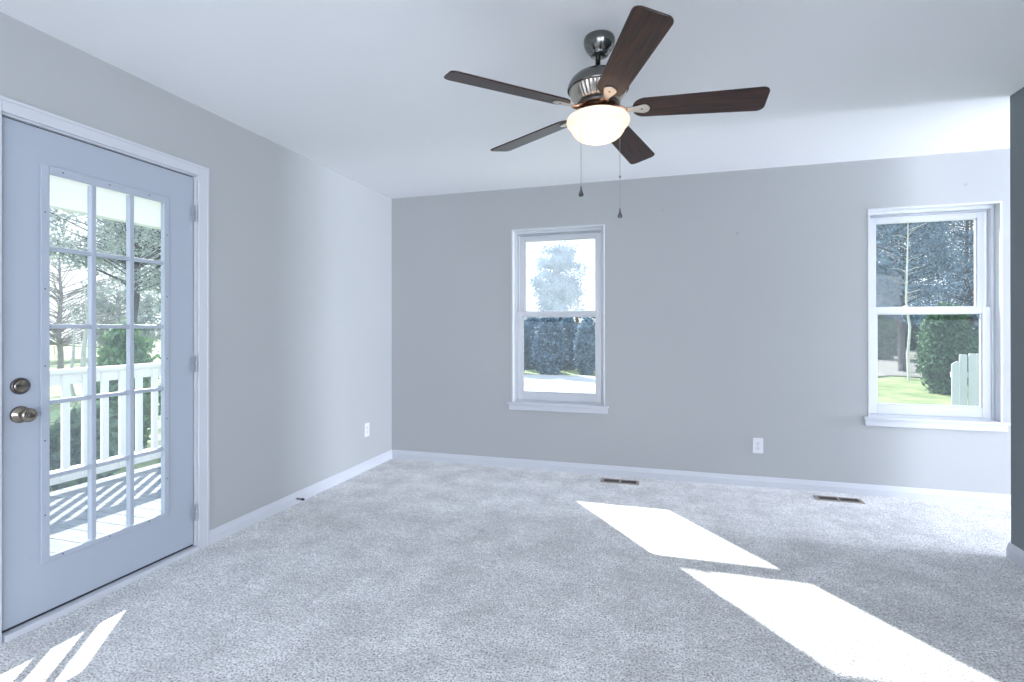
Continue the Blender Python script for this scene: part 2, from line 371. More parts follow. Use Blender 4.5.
# raised outer back-band and inner bead of the casing
mbc.box((XL + 0.013, 1.286, 0), (CX + 0.001, 1.300, 2.112)); mbc.box((XL + 0.013, 2.2745, 0), (CX + 0.001, 2.2885, 2.112)); mbc.box((XL + 0.013, 1.300, 2.098), (CX + 0.001, 2.2745, 2.112))
mbc.build('door_casing', 'trim', door, bevel=0.003)
d = DMB()
d.box((XL - TH, JY0 + 1e-3, 0), (XL - 0.001, SY0 - 0.006, JZ - 1e-3)); d.box((XL - TH, SY1 + 0.006, 0), (XL - 0.001, JY1 - 1e-3, JZ - 1e-3)); d.box((XL - TH, SY0 - 0.006, SZ1 + 0.005), (XL - 0.001, SY1 + 0.006, JZ - 1e-3))
d.build('door_jamb', 'trim', door)
d = DMB()
d.box((FX - 0.044, SY0 - 0.0055, SZ0), (FX - 0.004, SY0 - 0.0005, SZ1)); d.box((FX - 0.044, SY1 + 0.0005, SZ0), (FX - 0.004, SY1 + 0.0055, SZ1)); d.box((FX - 0.044, SY0, SZ1 + .0005), (FX - 0.004, SY1, SZ1 + .0045))
d.box((FX - 0.044, SY0, 0.026), (FX - 0.003, SY1, SZ0 - 0.0005))
d.build('weather_seal', 'seal', door)
d = DMB(); d.box((XL - TH - 0.02, SY0 - .004, 0.0), (XL + 0.020, SY1 + .004, 0.026)); d.build('threshold', 'trim', door, bevel=0.004)
# hinges
for z in (1.846, 1.022, 0.209):
    hm = MB(); hm.lathe([(0.0055, -0.045), (0.0055, -0.0155), (0.0048, -0.015), (0.0055, -0.0145), (0.0055, 0.0145), (0.0048, 0.015), (0.0055, 0.0155), (0.0055, 0.045)], dl((XL + 0.004, 2.2165, z)), 'z', 12)
    hm.lathe([(0.003, 0.045), (0.0042, 0.047), (0.001, 0.050)], dl((XL + 0.004, 2.2165, z)), 'z', 10)
    hm.add([dl(p) for p in ((XL - .003, 2.196, z - .044), (XL - .003, 2.214, z - .044), (XL - .003, 2.214, z + .044), (XL - .003, 2.196, z + .044))], [(0, 1, 2, 3)])
    hm.build('hinge', 'hinge', door)
# knob and deadbolt
km = MB(); km.lathe([(0.0, 0.0), (0.034, 0.0), (0.034, 0.004), (0.029, 0.009), (0.016, 0.012), (0.012, 0.018), (0.0115, 0.030), (0.015, 0.036), (0.024, 0.041), (0.028, 0.049), (0.0275, 0.057), (0.022, 0.062), (0.012, 0.064), (0.010, 0.062), (0.0, 0.062)], dl((FX, 1.421, 0.871)), 'x', 40)
kn = km.build('door_knob', 'nickel', door)
km = MB(); km.lathe([(0.0, 0.0), (0.008, 0.0), (0.008, 0.003), (0.0, 0.003)], dl((FX + 0.062, 1.421, 0.871)), 'x', 16); km.build('knob_button', 'nickel_dark', kn)
km = MB(); km.lathe([(0.0, 0.0), (0.033, 0.0), (0.033, 0.006), (0.028, 0.011), (0.0265, 0.009), (0.0, 0.009)], dl((FX, 1.421, 0.985)), 'x', 40); db = km.build('deadbolt', 'nickel_dark', door)
km = MB(); km.lathe([(0.0, 0.0), (0.026, 0.0), (0.024, 0.003), (0.0, 0.004)], dl((FX + .009, 1.421, 0.985)), 'x', 36); km.build('deadbolt_face', 'nickel', db)
km = MB(); km.prism([(-0.019, -0.005), (-0.004, -0.006), (0.010, -0.004), (0.019, 0.001), (0.018, 0.006), (0.004, 0.006), (-0.010, 0.003), (-0.019, -0.001)], 0.0, 0.013, lambda a, b, c: dl((FX + 0.012 + c, 1.421 + a, 0.983 + b)))
km.build('thumb_turn', 'nickel_dark', db, bevel=0.0015)

# ------------------------------------------------------------------ windows
def window(n, W, up, lo, label):
    x0, x1, z0, z1 = W
    cx = (x0 + x1) / 2
    w = thing('window_%d' % n, (cx, D, z0), label, 'window', kind='structure')
    def L(p): return (p[0] - cx, p[1] - D, p[2] - z0)
    class WMB(MB):
        def box(self, a, b): super().box(L(a), L(b))
    def ring(mb, a0, a1, b0, b1, t, ya, yb, tb=None, tt=None):
        tb = t if tb is None else tb; tt = t if tt is None else tt
        mb.box((a0, ya, b0), (a0 + t, yb, b1)); mb.box((a1 - t, ya, b0), (a1, yb, b1))
        mb.box((a0 + t, ya, b0), (a1 - t, yb, b0 + tb)); mb.box((a0 + t, ya, b1 - tt), (a1 - t, yb, b1))
    ZS = 0.572                                   # stool top
    # white lined reveal, standing a hair proud of the wall
    m = WMB(); t = 0.012
    m.box((x0, D - 0.004, ZS), (x0 + t, D + 0.060, z1)); m.box((x1 - t, D - 0.004, ZS), (x1, D + 0.060, z1)); m.box((x0 + t, D - 0.004, z1 - t), (x1 - t, D + 0.060, z1))
    m.build('window_reveal', 'vinyl', w, bevel=0.002)
    # vinyl master frame with stepped tracks
    m = WMB(); ring(m, x0, x1, ZS - .006, z1, 0.030, D + 0.060, D + 0.150, 0.016, 0.034)
    ring(m, x0 + 0.030, x1 - 0.030, ZS + .010, z1 - 0.034, 0.012, D + 0.100, D + 0.108, 0.004, 0.012)
    m.build('window_frame', 'vinyl', w, bevel=0.002)
    # lower sash (room side)
    def sash(name, a0, a1, b0, b1, st, sb, stp, ya, yb, mat):
        m = WMB(); ring(m, a0, a1, b0, b1, st, ya, yb, sb, stp)
        # glazing bead, a step back from the face
        ring(m, a0 + st, a1 - st, b0 + sb, b1 - stp, 0.007, ya + 0.008, yb - 0.004)
        s = m.build(name, 'vinyl', w, bevel=0.0025)
        g = WMB(); g.box((a0 + st, (ya + yb) / 2 - .002, b0 + sb), (a1 - st, (ya + yb) / 2 + .002, b1 - stp)); g.build('glass_pane', mat, s)
        return s
    lo_s = sash('lower_sash', x0 + 0.032, x1 - 0.032, ZS + 0.012, 1.364, 0.049, 0.072, 0.044, D + 0.064, D + 0.096, lo)
    up_s = sash('upper_sash', x0 + 0.042, x1 - 0.042, 1.322, z1 - 0.042, 0.046, 0.042, 0.046, D + 0.110, D + 0.142, up)
    m = WMB(); m.box((cx - .165, D + 0.066, 1.364), (cx - .125, D + 0.094, 1.372)); m.box((cx - .150, D + 0.060, 1.372), (cx - .125, D + 0.080, 1.379)); m.build('sash_lock', 'vinyl', lo_s, bevel=0.002)
    m = WMB(); m.box((x0 + 0.05, D + 0.090, z1 - 0.048), (x1 - 0.05, D + 0.108, z1 - 0.0425)); m.build('head_gasket', 'hinge', w)
    # stool and apron
    m = WMB(); m.box((x0 - 0.032, D - 0.030, ZS - 0.020), (x1 + 0.032, D - 0.0005, ZS)); m.box((x0 + .001, D - 0.001, ZS - .011), (x1 - .001, D + 0.060, ZS))
    m.build('window_sill', 'trim', w, bevel=0.004)
    m = WMB(); m.box((x0 - 0.022, D - 0.018, ZS - 0.066), (x1 + 0.022, D - 0.0005, ZS - 0.0205)); m.build('window_apron', 'trim', w, bevel=0.003)
    return w
window(1, W1, 'pane_hazy', 'pane_clear', 'white double hung window standing between the room corner and the wide bare wall')
window(2, W2, 'pane_clear', 'pane_clear', 'white double hung window beside the shaded partition')

# ------------------------------------------------------------------ ceiling fan
FC = Vector((-0.266, 2.190, H))
fan = thing('ceiling_fan', FC, 'pewter ceiling fan with five dark walnut blades and lit frosted bowl', 'ceiling fan')
def fz(prof): return [(r, z - H) for r, z in prof]
m = MB(); m.lathe(fz([(0.0, 2.4395), (0.062, 2.4395), (0.0655, 2.431), (0.0655, 2.419), (0.062, 2.403), (0.054, 2.388), (0.045, 2.377), (0.038, 2.371), (0.038, 2.366), (0.030, 2.361), (0.014, 2.358)]), c=(0.006, 0, 0), n=56); m.build('canopy', 'pewter', fan)
m = MB(); m.lathe(fz([(0.011, 2.364), (0.011, 2.318), (0.018, 2.316), (0.022, 2.308), (0.022, 2.296), (0.030, 2.290)]), n=32); m.build('downrod', 'pewter', fan)
m = MB(); m.lathe(fz([(0.020, 2.300), (0.046, 2.298), (0.072, 2.291), (0.096, 2.278), (0.114, 2.261), (0.124, 2.243), (0.128, 2.228), (0.129, 2.220), (0.124, 2.216), (0.118, 2.218), (0.050, 2.218)]), n=64)
hs = m.build('motor_housing', 'pewter', fan)
NR = 160
m = MB(); m.lathe(fz([(0.121, 2.219), (0.118, 2.210), (0.110, 2.194), (0.100, 2.179), (0.090, 2.168), (0.078, 2.164)]), n=NR, ripple=lambda a, j: 1.0 if j in (0, 5) or int(a / (2 * math.pi) * NR + .5) % 32 < 9 else (1.018 if int(a / (2 * math.pi) * NR + .5) % 4 < 2 else 0.965))
m.build('vent_ring', 'pewter_light', hs)
m = MB(); m.lathe(fz([(0.0, 2.162), (0.086, 2.162), (0.092, 2.157), (0.092, 2.150), (0.084, 2.146), (0.060, 2.145)]), n=56); m.build('flywheel', 'nickel_dark', hs)
m = MB(); m.lathe(fz([(0.058, 2.150), (0.058, 2.136), (0.074, 2.133), (0.082, 2.128), (0.084, 2.118), (0.100, 2.114), (0.101, 2.110), (0.0, 2.110)]), n=56); m.build('light_fitter', 'pewter_warm', fan)
bowl_mat = bpy.data.materials.new('lit_frosted_glass'); bowl_mat.use_nodes = True; bt = bowl_mat.node_tree
bb = bt.nodes['Principled BSDF']; bb.inputs['Base Color'].default_value = (0.95, 0.90, 0.84, 1); bb.inputs['Roughness'].default_value = 0.3
btl = bt.nodes.new('ShaderNodeBsdfTranslucent'); bmx = bt.nodes.new('ShaderNodeMixShader'); bmx.inputs[0].default_value = 0.62
btn = bt.nodes.new('ShaderNodeTexNoise'); btn.inputs['Scale'].default_value = 7.0; btr = bt.nodes.new('ShaderNodeValToRGB')
btr.color_ramp.elements[0].color = (0.97, 0.90, 0.82, 1); btr.color_ramp.elements[1].color = (0.99, 0.95, 0.90, 1)
bt.links.new(btn.outputs['Fac'], btr.inputs[0]); bt.links.new(btr.outputs[0], btl.inputs['Color'])
bt.links.new(bb.outputs[0], bmx.inputs[1]); bt.links.new(btl.outputs[0], bmx.inputs[2]); bt.links.new(bmx.outputs[0], bt.nodes['Material Output'].inputs['Surface'])
m = MB(); m.lathe(fz([(0.094, 2.113), (0.110, 2.111), (0.124, 2.104), (0.1315, 2.094), (0.1325, 2.083), (0.128, 2.072), (0.119, 2.063), (0.114, 2.057), (0.110, 2.047), (0.100, 2.032), (0.084, 2.018), (0.060, 2.008), (0.030, 2.002), (0.0, 2.001)]), n=64); m.build('glass_bowl', bowl_mat, fan)

def rounded(pts, rads, seg=7):
    out = []; n = len(pts)
    for i in range(n):
        p0, p1, p2 = Vector(pts[i - 1]), Vector(pts[i]), Vector(pts[(i + 1) % n]); r = rads[i]
        a = (p0 - p1).normalized(); b = (p2 - p1).normalized()
        if r <= 0: out.append(tuple(p1)); continue
        ang = a.angle(b); tlen = min(r / math.tan(ang / 2), (p0 - p1).length * .49, (p2 - p1).length * .49); r = tlen * math.tan(ang / 2)
        c = p1 + (a + b).normalized() * (r / math.sin(ang / 2))
        s = p1 + a * tlen - c; e = p1 + b * tlen - c; sa = math.atan2(s.y, s.x); da = math.atan2(e.y, e.x) - sa
        while da > math.pi: da -= 2 * math.pi
        while da < -math.pi: da += 2 * math.pi
        for k in range(seg + 1): q = sa + da * k / seg; out.append((c.x + r * math.cos(q), c.y + r * math.sin(q)))
    return out
BLADE_Z = 2.132
PITCHB = R(14)
blade_out = rounded([(0.142, -0.054), (0.660, -0.068), (0.660, 0.068), (0.142, 0.054)], [0.05, 0.028, 0.028, 0.05])
iron_out = rounded([(0.112, -0.010), (0.140, -0.014), (0.212, -0.033), (0.212, 0.033), (0.140, 0.014), (0.112, 0.010)], [0.004, 0.02, 0.026, 0.026, 0.02, 0.004])
bm_ = MB(); bm_.prism(blade_out, 0.0, 0.0065); 
im = MB(); im.prism(iron_out, -0.005, -0.0003)
am = MB()
for s in (-1, 1):
    am.tube([(0.070, s * 0.013, 0.014), (0.090, s * 0.016, 0.006), (0.105, s * 0.012, -0.003), (0.120, s * 0.004, -0.003)], [0.0055, 0.006, 0.006, 0.006], 8)
sm_ = MB()
for (a, b) in ((0.180, 0),): sm_.lathe([(0.0, -0.0075), (0.004, -0.0065), (0.0045, -0.005)], (a, b, 0), n=10, close=False)
b0 = i0 = a0_ = s0_ = None
for k in range(5):
    ang = R(3.6 + 72 * k)
    mat = Matrix.Translation((0, 0, BLADE_Z - H)) @ Matrix.Rotation(0.039, 4, Vector((-0.032, 0.022, 0))) @ Matrix.Rotation(ang, 4, 'Z') @ Matrix.Rotation(-PITCHB, 4, 'X')
    if k == 0:
        blade = b0 = bm_.build('fan_blade', 'walnut', fan, bevel=0.0015); iron = i0 = im.build('blade_iron', 'pewter_light', fan, bevel=0.0015)
        arm = a0_ = am.build('iron_arm', 'pewter_warm', iron); scr = s0_ = sm_.build('iron_screw', 'nickel_dark', iron)
    else:
        blade = b0.copy(); iron = i0.copy(); arm = a0_.copy(); scr = s0_.copy()
        for o in (blade, iron, arm, scr): COL.objects.link(o)
        blade.parent = fan; iron.parent = fan; arm.parent = iron; scr.parent = iron
    blade.matrix_local = mat; iron.matrix_local = mat
    arm.matrix_local = Matrix.Rotation(PITCHB * 0.7, 4, 'X')
def pull(dx, dy, ztop, zbot, ball=None):
    m = MB(); z = ztop
    m.tube([(dx, dy, ztop - H), (dx, dy, zbot + .02 - H)], 0.0009, 6)
    if ball: m.lathe([(0.0, 0.006), (0.004, 0.004), (0.0055, 0.0), (0.004, -0.004), (0.0, -0.006)], (dx, dy, ball - H), n=12, close=False)
    while z > zbot + 0.03:
        m.lathe([(0.0, 0.0018), (0.0018, 0.0), (0.0, -0.0018)], (dx, dy, z - H), n=6, close=False); z -= 0.006
    c = m.build('pull_chain', 'chain', fan)
    f = MB(); f.lathe([(0.0, 0.042), (0.0028, 0.040), (0.0032, 0.030), (0.0060, 0.020), (0.0105, 0.009), (0.0105, 0.004), (0.0075, 0.0), (0.0, -0.001)], (dx, dy, zbot - H), n=20, close=False)
    f.build('chain_fob', 'nickel_dark', c)
pull(-0.060, -0.078, 2.122, 1.757)
pull(0.086, 0.062, 2.122, 1.688, 1.864)
pl = bpy.data.lights.new('fan_bulb', 'POINT'); pl.energy = 0.5; pl.color = (1.0, 0.80, 0.60); pl.shadow_soft_size = 0.03
po = bpy.data.objects.new('fan_bulb', pl); COL.objects.link(po); po.location = (FC.x, FC.y, 2.075)

# ------------------------------------------------------------------ small fittings
def outlet(loc, rz, label):
    o = thing('wall_outlet', loc, label, 'outlet', 'white wall outlets'); o.rotation_euler.z = rz      # local -y faces the room
    m = MB(); m.prism(rounded([(-.036, -.058), (.036, -.058), (.036, .058), (-.036, .058)], [.004] * 4, 4), -0.006, 0.0, lambda a, b, c: (a, c, b)); m.build('cover_plate', 'plate', o, bevel=0.002)
    for s in (-1, 1):
        m = MB(); m.prism(rounded([(-.017, s * .0195 - .014), (.017, s * .0195 - .014), (.017, s * .0195 + .014), (-.017, s * .0195 + .014)], [.010] * 4, 5), -0.0085, -0.0055, lambda a, b, c: (a, c, b)); r = m.build('receptacle', 'plate', o)
        m = MB(); z = s * .0195
        m.box((-.0075, -.0090, z - .003), (-.0050, -.0083, z + .007)); m.box((.0050, -.0090, z - .003), (.0072, -.0083, z + .006)); m.lathe([(.0026, -.0090), (.0026, -.0083)], (0, 0, z - .008), 'y', 10)
        m.build('slots', 'slot', r)
    m = MB(); m.lathe([(.0032, -.0075), (.0032, -.0055)], (0, 0, 0), 'y', 12); m.build('plate_screw', 'hinge', o)
    return o
outlet((0.691, D - 0.0002, 0.314), 0, 'white duplex outlet on the end wall between the two windows')
outlet((XL + 0.0002, 3.905, 0.344), R(90), 'white duplex outlet on the door wall near the corner')

def register(loc, label):
    o = thing('floor_register', loc, label, 'floor vent', 'floor vents by the end wall')
    w, h = 0.148, 0.050
    m = MB(); fr = 0.014
    m.box((-w, -h, 0), (w, -h + fr, .006)); m.box((-w, h - fr, 0), (w, h, .006)); m.box((-w, -h + fr, 0), (-w + .022, h - fr, .006)); m.box((w - .022, -h + fr, 0), (w, h - fr, .006)); m.box((-.007, -h + fr, 0), (.007, h - fr, .0055))
    m.build('register_frame', 'register', o, bevel=0.0015)
    m = MB(); m.box((-w + .004, -h + .004, .0002), (w - .004, h - .004, .0012)); m.build('duct_shade_plate', 'void', o)  # near-black plate painted in for the shade down the duct
    m = MB()
    for k in range(3):
        y = -0.024 + k * 0.020
        for (a, b) in ((-w + .022, -.007), (.007, w - .022)):
            m.add([(a, y, .001), (b, y, .001), (b, y + .008, .0045), (a, y + .008, .0045)], [(0, 1, 2, 3)])
    m.build('louvers', 'nickel_dark', o)
    return o
register((-0.335, 4.155, 0.0), 'tan floor vent below the window nearer the corner')
register((1.185, 4.152, 0.0), 'tan floor vent below the window beside the partition')

ds = thing('door_stop', (XL + 0.013, 3.005, 0.036), 'small spring door stop with dark tip on the white baseboard', 'door stop')
m = MB(); m.lathe([(0.0, 0), (0.010, 0), (0.010, 0.003), (0.006, 0.006), (0.0, 0.006)], axis='x', n=20); m.build('base', 'hinge', ds)
m = MB(); m.tube([(0.006 + 0.040 * i / 90, 0.0048 * math.cos(i * 0.75), 0.0048 * math.sin(i * 0.75)) for i in range(91)], 0.0013, 5); m.build('spring', 'nickel_dark', ds)
m = MB(); m.lathe([(0.0, 0.044), (0.0075, 0.044), (0.0085, 0.048), (0.0085, 0.058), (0.006, 0.062), (0.0, 0.062)], axis='x', n=20); m.build('rubber_tip', 'rubber', ds)

# ------------------------------------------------------------------ porch
XP, ZD = -4.67, -0.10           # railing line and deck height
m = MB(); y = 0.0
while y < 7.0:
    m.box((XP - 0.08, y, ZD - 0.03), (XL - TH, y + 0.137, ZD)); y += 0.143
S(m, 'porch_deck', 'deck', 'grey stained porch deck boards outside the glazed door', 'deck')
rail = thing('porch_railing', (XP, 3.5, ZD), 'white wooden porch railing with square balusters outside the door', 'railing')
m = MB(); m.box((-0.045, -3.5, 0.955), (0.045, 3.5, 0.990)); m.box((-0.02, -3.5, 0.865), (0.02, 3.5, 0.955)); m.build('top_rail', 'porch_white', rail, bevel=0.004)
m = MB(); m.box((-0.02, -3.5, 0.075), (0.02, 3.5, 0.185)); m.build('bottom_rail', 'porch_white', rail, bevel=0.004)
bal = None
for k in range(46):
    yy = -3.42 + 0.152 * k
    if bal is None:
        m = MB(); m.box((0.02, -0.027, 0.10), (0.05, 0.027, 0.94)); bal = m.build('baluster', 'porch_white', rail, bevel=0.003); o = bal
    else:
        o = bal.copy(); COL.objects.link(o); o.parent = rail
    o.location = (0, yy, 0)
pst = None
for yy in (-3.5, 3.5):
    if pst is None:
        m = MB(); m.box((-0.045, -0.045, 0), (0.045, 0.045, 1.06)); m.box((-0.055, -0.055, 1.06), (0.055, 0.055, 1.085)); pst = m.build('railing_post', 'porch_white', rail, bevel=0.004); o = pst
    else:
        o = pst.copy(); COL.objects.link(o); o.parent = rail
    o.location = (0, yy, 0)
m = MB(); m.box((XP - 0.05, -1.0, 2.185), (XP + 0.05, 4.0, 2.34)); m.box((XP - 0.065, -1.0, 2.34), (XP + 0.055, 4.0, 2.47))
m.box((XP - 0.35, -1.0, 2.47), (XP + 0.30, 4.1, 2.53))
S(m, 'porch_roof', 'porch_white', 'white porch roof edge seen through the top panes of the door', 'roof')

# ------------------------------------------------------------------ grounds
random.seed(11)
ZG = -0.6
def terrain(x, y):
    return ZG + 0.02 * math.sin(x * 0.5) * math.cos(y * 0.37)
m = MB(); NX, NY = 60, 60
vs = []; fs = []
for j in range(NY + 1):
    for i in range(NX + 1):
        x = -60 + 130 * i / NX; y = -10 + 110 * j / NY; vs.append((x, y, terrain(x, y) + max(0, (y - 24)) * 0.02))
for j in range(NY):
    for i in range(NX):
        a = j * (NX + 1) + i; fs.append((a, a + 1, a + NX + 2, a + NX + 1))
m.add(vs, fs, True); S(m, 'ground', 'lawn', 'sunlit lawn around the house', 'ground')
M['gravel'] = simple('pale_gravel', (0.62, 0.61, 0.60), rough=0.9, vary=0.3, vscale=1.4, bump=0.5, bscale=12)
m = MB(); m.prism([(-14, 12.5), (-0.6, 12.5), (0.8, 14.5), (1.5, 19.2), (-14, 19.5)], ZG + 0.02, ZG + 0.06); S(m, 'driveway', 'gravel', 'pale gravel drive beyond the window nearer the corner', 'driveway')

M['litter'] = simple('leaf_litter', (0.20, 0.19, 0.17), rough=0.95, vary=0.6, vscale=2.5, bump=0.4, bscale=10)
m = MB(); vs = []; fs = []; N_ = 24
for j in range(N_ + 1):
    for i in range(N_ + 1):
        f = j / N_; x = 4.5 + 22 * i / N_; y = 22.0 + 0.5 * math.sin(x * 1.7) + 0.25 * math.sin(x * 4.1) + 40 * f * f
        vs.append((x, y, terrain(x, y) + max(0, y - 24) * 0.02 + 0.045))
for j in range(N_):
    for i in range(N_): a = j * (N_ + 1) + i; fs.append((a, a + 1, a + N_ + 2, a + N_ + 1))
m.add(vs, fs, True); S(m, 'ground_woodland', 'litter', 'shaded leaf litter under the woodland beyond the lawn', 'ground')
def leaf_quads(mb, c, rad, n, size, flat=1.0, up=0.0, elong=1.0):
    for _ in range(n):
        while True:
            p = Vector((random.uniform(-1, 1), random.uniform(-1, 1), random.uniform(-1, 1)))
            if p.length <= 1: break
        p = Vector((p.x * rad, p.y * rad, p.z * rad * flat)) + Vector(c)
        d = Vector((random.gauss(0, 1), random.gauss(0, 1), random.gauss(0, 1) + up)).normalized()
        e = d.cross(Vector((random.gauss(0, 1), random.gauss(0, 1), random.gauss(0, 1)))).normalized()
        s = size * random.uniform(0.6, 1.4); d = d * s * elong; e = e * s * 0.5
        mb.add([p - d * .5, p + e, p + d * .5, p - e], [(0, 1, 2, 3)])

def grow(mb, p, d, length, rad, depth, tips, spread=0.55, sides=6, gnarl=0.18, up=0.12):
    pts = [Vector(p)]; rads = [rad]; dirn = Vector(d).normalized(); n = 4 if depth > 1 else 3
    for i in range(n):
        dirn = (dirn + Vector((random.gauss(0, gnarl), random.gauss(0, gnarl), random.gauss(0, gnarl) + up * .3))).normalized()
        pts.append(pts[-1] + dirn * length / n); rads.append(rad * (1 - 0.42 * (i + 1) / n))
    mb.tube(pts, rads, max(3, sides), caps=False)
    if depth <= 0: tips.append(pts[-1]); return
    k = random.choice((2, 3, 3))
    for i in range(k):
        a = random.uniform(0, 2 * math.pi); s = dirn.orthogonal().normalized(); s = Quaternion(dirn, a) @ s
        nd = (dirn + s * random.uniform(spread * .6, spread * 1.4) + Vector((0, 0, up))).normalized()
        at = pts[-1] if i == 0 else pts[random.randint(2, n)]
        grow(mb, at, nd, length * random.uniform(0.62, 0.85), rads[-1] * 0.72, depth - 1, tips, spread, max(3, sides - 1), gnarl, up)

def tree(name, loc, h, rad, depth, bark, label, leaf=None, nleaf=0, lsize=0.2, lrad=0.8, lean=(0, 0), spread=0.55, seed=0, group=None, gnarl=0.18):
    random.seed(seed); loc = (loc[0], loc[1], terrain(loc[0], loc[1]) + max(0, loc[1] - 24) * 0.02 - 0.05)
    t = thing(name, loc, label, 'tree', group); mb = MB(); tips = []
    grow(mb, (0, 0, 0), (lean[0], lean[1], 1), h, rad, depth, tips, spread, 7, gnarl)
    mb.build('trunk', bark, t)
    if leaf:
        lm = MB(); per = max(1, nleaf // max(1, len(tips)))
        for q in tips: leaf_quads(lm, q, lrad, per, lsize)
        lm.build('crown', leaf, t)
    return t
def conifer(name, loc, h, r, leaf, label, seed, n=2600, size=0.16, group=None, bare=0.12):
    random.seed(seed); loc = (loc[0], loc[1], terrain(loc[0], loc[1]) + max(0, loc[1] - 24) * 0.02 - 0.05)
    t = thing(name, loc, label, 'tree', group); mb = MB(); mb.tube([(0, 0, 0), (0.03, 0, h * .5), (0, 0, h * .97)], [h * 0.014, h * .009, h * .002], 7)
    lm = MB(); layers = 22
    for k in range(layers):
        z = h * (bare + (1 - bare) * k / layers); rr = r * (1 - k / layers) ** 0.85 + 0.05
        nb = 7
        for b in range(nb):
            a = random.uniform(0, 6.283); L = rr * random.uniform(0.75, 1.1)
            e = Vector((math.cos(a) * L, math.sin(a) * L, z - L * 0.18)); s = Vector((0, 0, z))
            mb.tube([s, e], [h * .003, h * .0008], 3, caps=False)
            for q in range(max(3, n // (layers * nb))):
                f = random.uniform(0.15, 1.0) ** 0.7; leaf_quads(lm, s.lerp(e, f), 0.05 + 0.16 * rr, 1, size, 0.5, -0.3, 1.5)
    mb.build('trunk', 'bark_dark', t); lm.build('crown', leaf, t)
    return t
def shrub(name, loc, size, leaf, label, seed, n=2200, lsize=0.07, group=None, cat='shrub', up=1.0, elong=1.6, z=None):
    random.seed(seed); t = thing(name, (loc[0], loc[1], (terrain(loc[0], loc[1]) if z is None else z) - 0.03), label, cat, group)
    mb = MB(); lm = MB(); sx_, sy_, sz_ = size
    for k in range(11):
        a = random.uniform(0, 6.283); q = random.uniform(0.2, 0.95)
        tip = Vector((math.cos(a) * sx_ * q, math.sin(a) * sy_ * q, sz_ * random.uniform(0.6, 0.95)))
        mb.tube([(tip.x * .1, tip.y * .1, 0), tip * .5 + Vector((0, 0, .1)), tip], [0.02, .012, .004], 5, caps=False)
    for _ in range(n):
        a = random.uniform(0, 6.283); zz = random.random() ** 0.9; prof = min(1.0, 0.55 + 1.5 * zz) * (1 - zz ** 4) ** 0.5
        q = math.sqrt(random.uniform(0.15, 1.0)) * prof * random.uniform(.85, 1.12)
        leaf_quads(lm, (math.cos(a) * sx_ * q, math.sin(a) * sy_ * q, sz_ * (0.03 + zz * random.uniform(.9, 1.05))), lsize, 1, lsize, 1, up, elong)
    mb.build('stems', 'bark_dark', t); lm.build('foliage', leaf, t)
    return t

def round_tree(name, loc, th, trad, cz, rx, rz, bark, leaf, label, seed, nb=60, nl=8000, lsize=0.1, clump=0.5, group=None, lean=(0, 0), low=-1.0):
    """trunk, limbs reaching into an egg shaped crown, and leaf clumps along the limbs"""
    random.seed(seed); gz = terrain(loc[0], loc[1]) + max(0, loc[1] - 24) * 0.02 - 0.05
    t = thing(name, (loc[0], loc[1], gz), label, 'tree', group); mb = MB(); lm = MB()
    axis = [Vector((lean[0] * f * f, lean[1] * f * f, f * (cz + rz * 0.7))) for f in (0, .15, .3, .45, .6, .8, 1.0)]
    axis = [p + Vector((random.gauss(0, .05), random.gauss(0, .05), 0)) * (1 if i else 0) for i, p in enumerate(axis)]
    mb.tube(axis, [trad * q for q in (1.15, 1, .9, .78, .62, .4, .12)], 9)
    ends = []
    while len(ends) < nb:
        p = Vector((random.uniform(-1, 1), random.uniform(-1, 1), random.uniform(low, 1)))
        if 0.3 < p.length <= 1: ends.append(Vector((p.x * rx + lean[0], p.y * rx + lean[1], cz + p.z * rz)))
    for e in ends:
        f = min(0.97, max(0.22, (e.z - 0.35 * math.hypot(e.x, e.y)) / (cz + rz * 0.7))); k = f * 6
        i0 = max(0, min(5, [n for n in range(6) if (0, .15, .3, .45, .6, .8, 1.0)[n] <= f][-1]))
        fr = (0, .15, .3, .45, .6, .8, 1.0); s0 = axis[i0].lerp(axis[i0 + 1], (f - fr[i0]) / (fr[i0 + 1] - fr[i0]))
        mid = s0.lerp(e, 0.5) + Vector((random.gauss(0, .12), random.gauss(0, .12), random.uniform(-.05, .25))) * rx * .5
        mb.tube([s0, mid, e], [trad * .28 * (1.1 - f * .6), trad * .16, trad * .04], 4, caps=False)
        for q in range(3):
            g = mid.lerp(e, random.uniform(.1, 1)); mb.tube([g, g + Vector((random.gauss(0, 1), random.gauss(0, 1), random.gauss(.2, .8))) * rx * .16], [trad * .06, trad * .02], 3, caps=False)
        if leaf:
            for q in range(2): leaf_quads(lm, mid.lerp(e, random.uniform(.35, 1.1)), clump * random.uniform(.6, 1.2), max(1, nl // (2 * nb)), lsize, .75)
    mb.build('trunk', bark, t)
    if leaf: lm.build('crown', leaf, t)
    return t

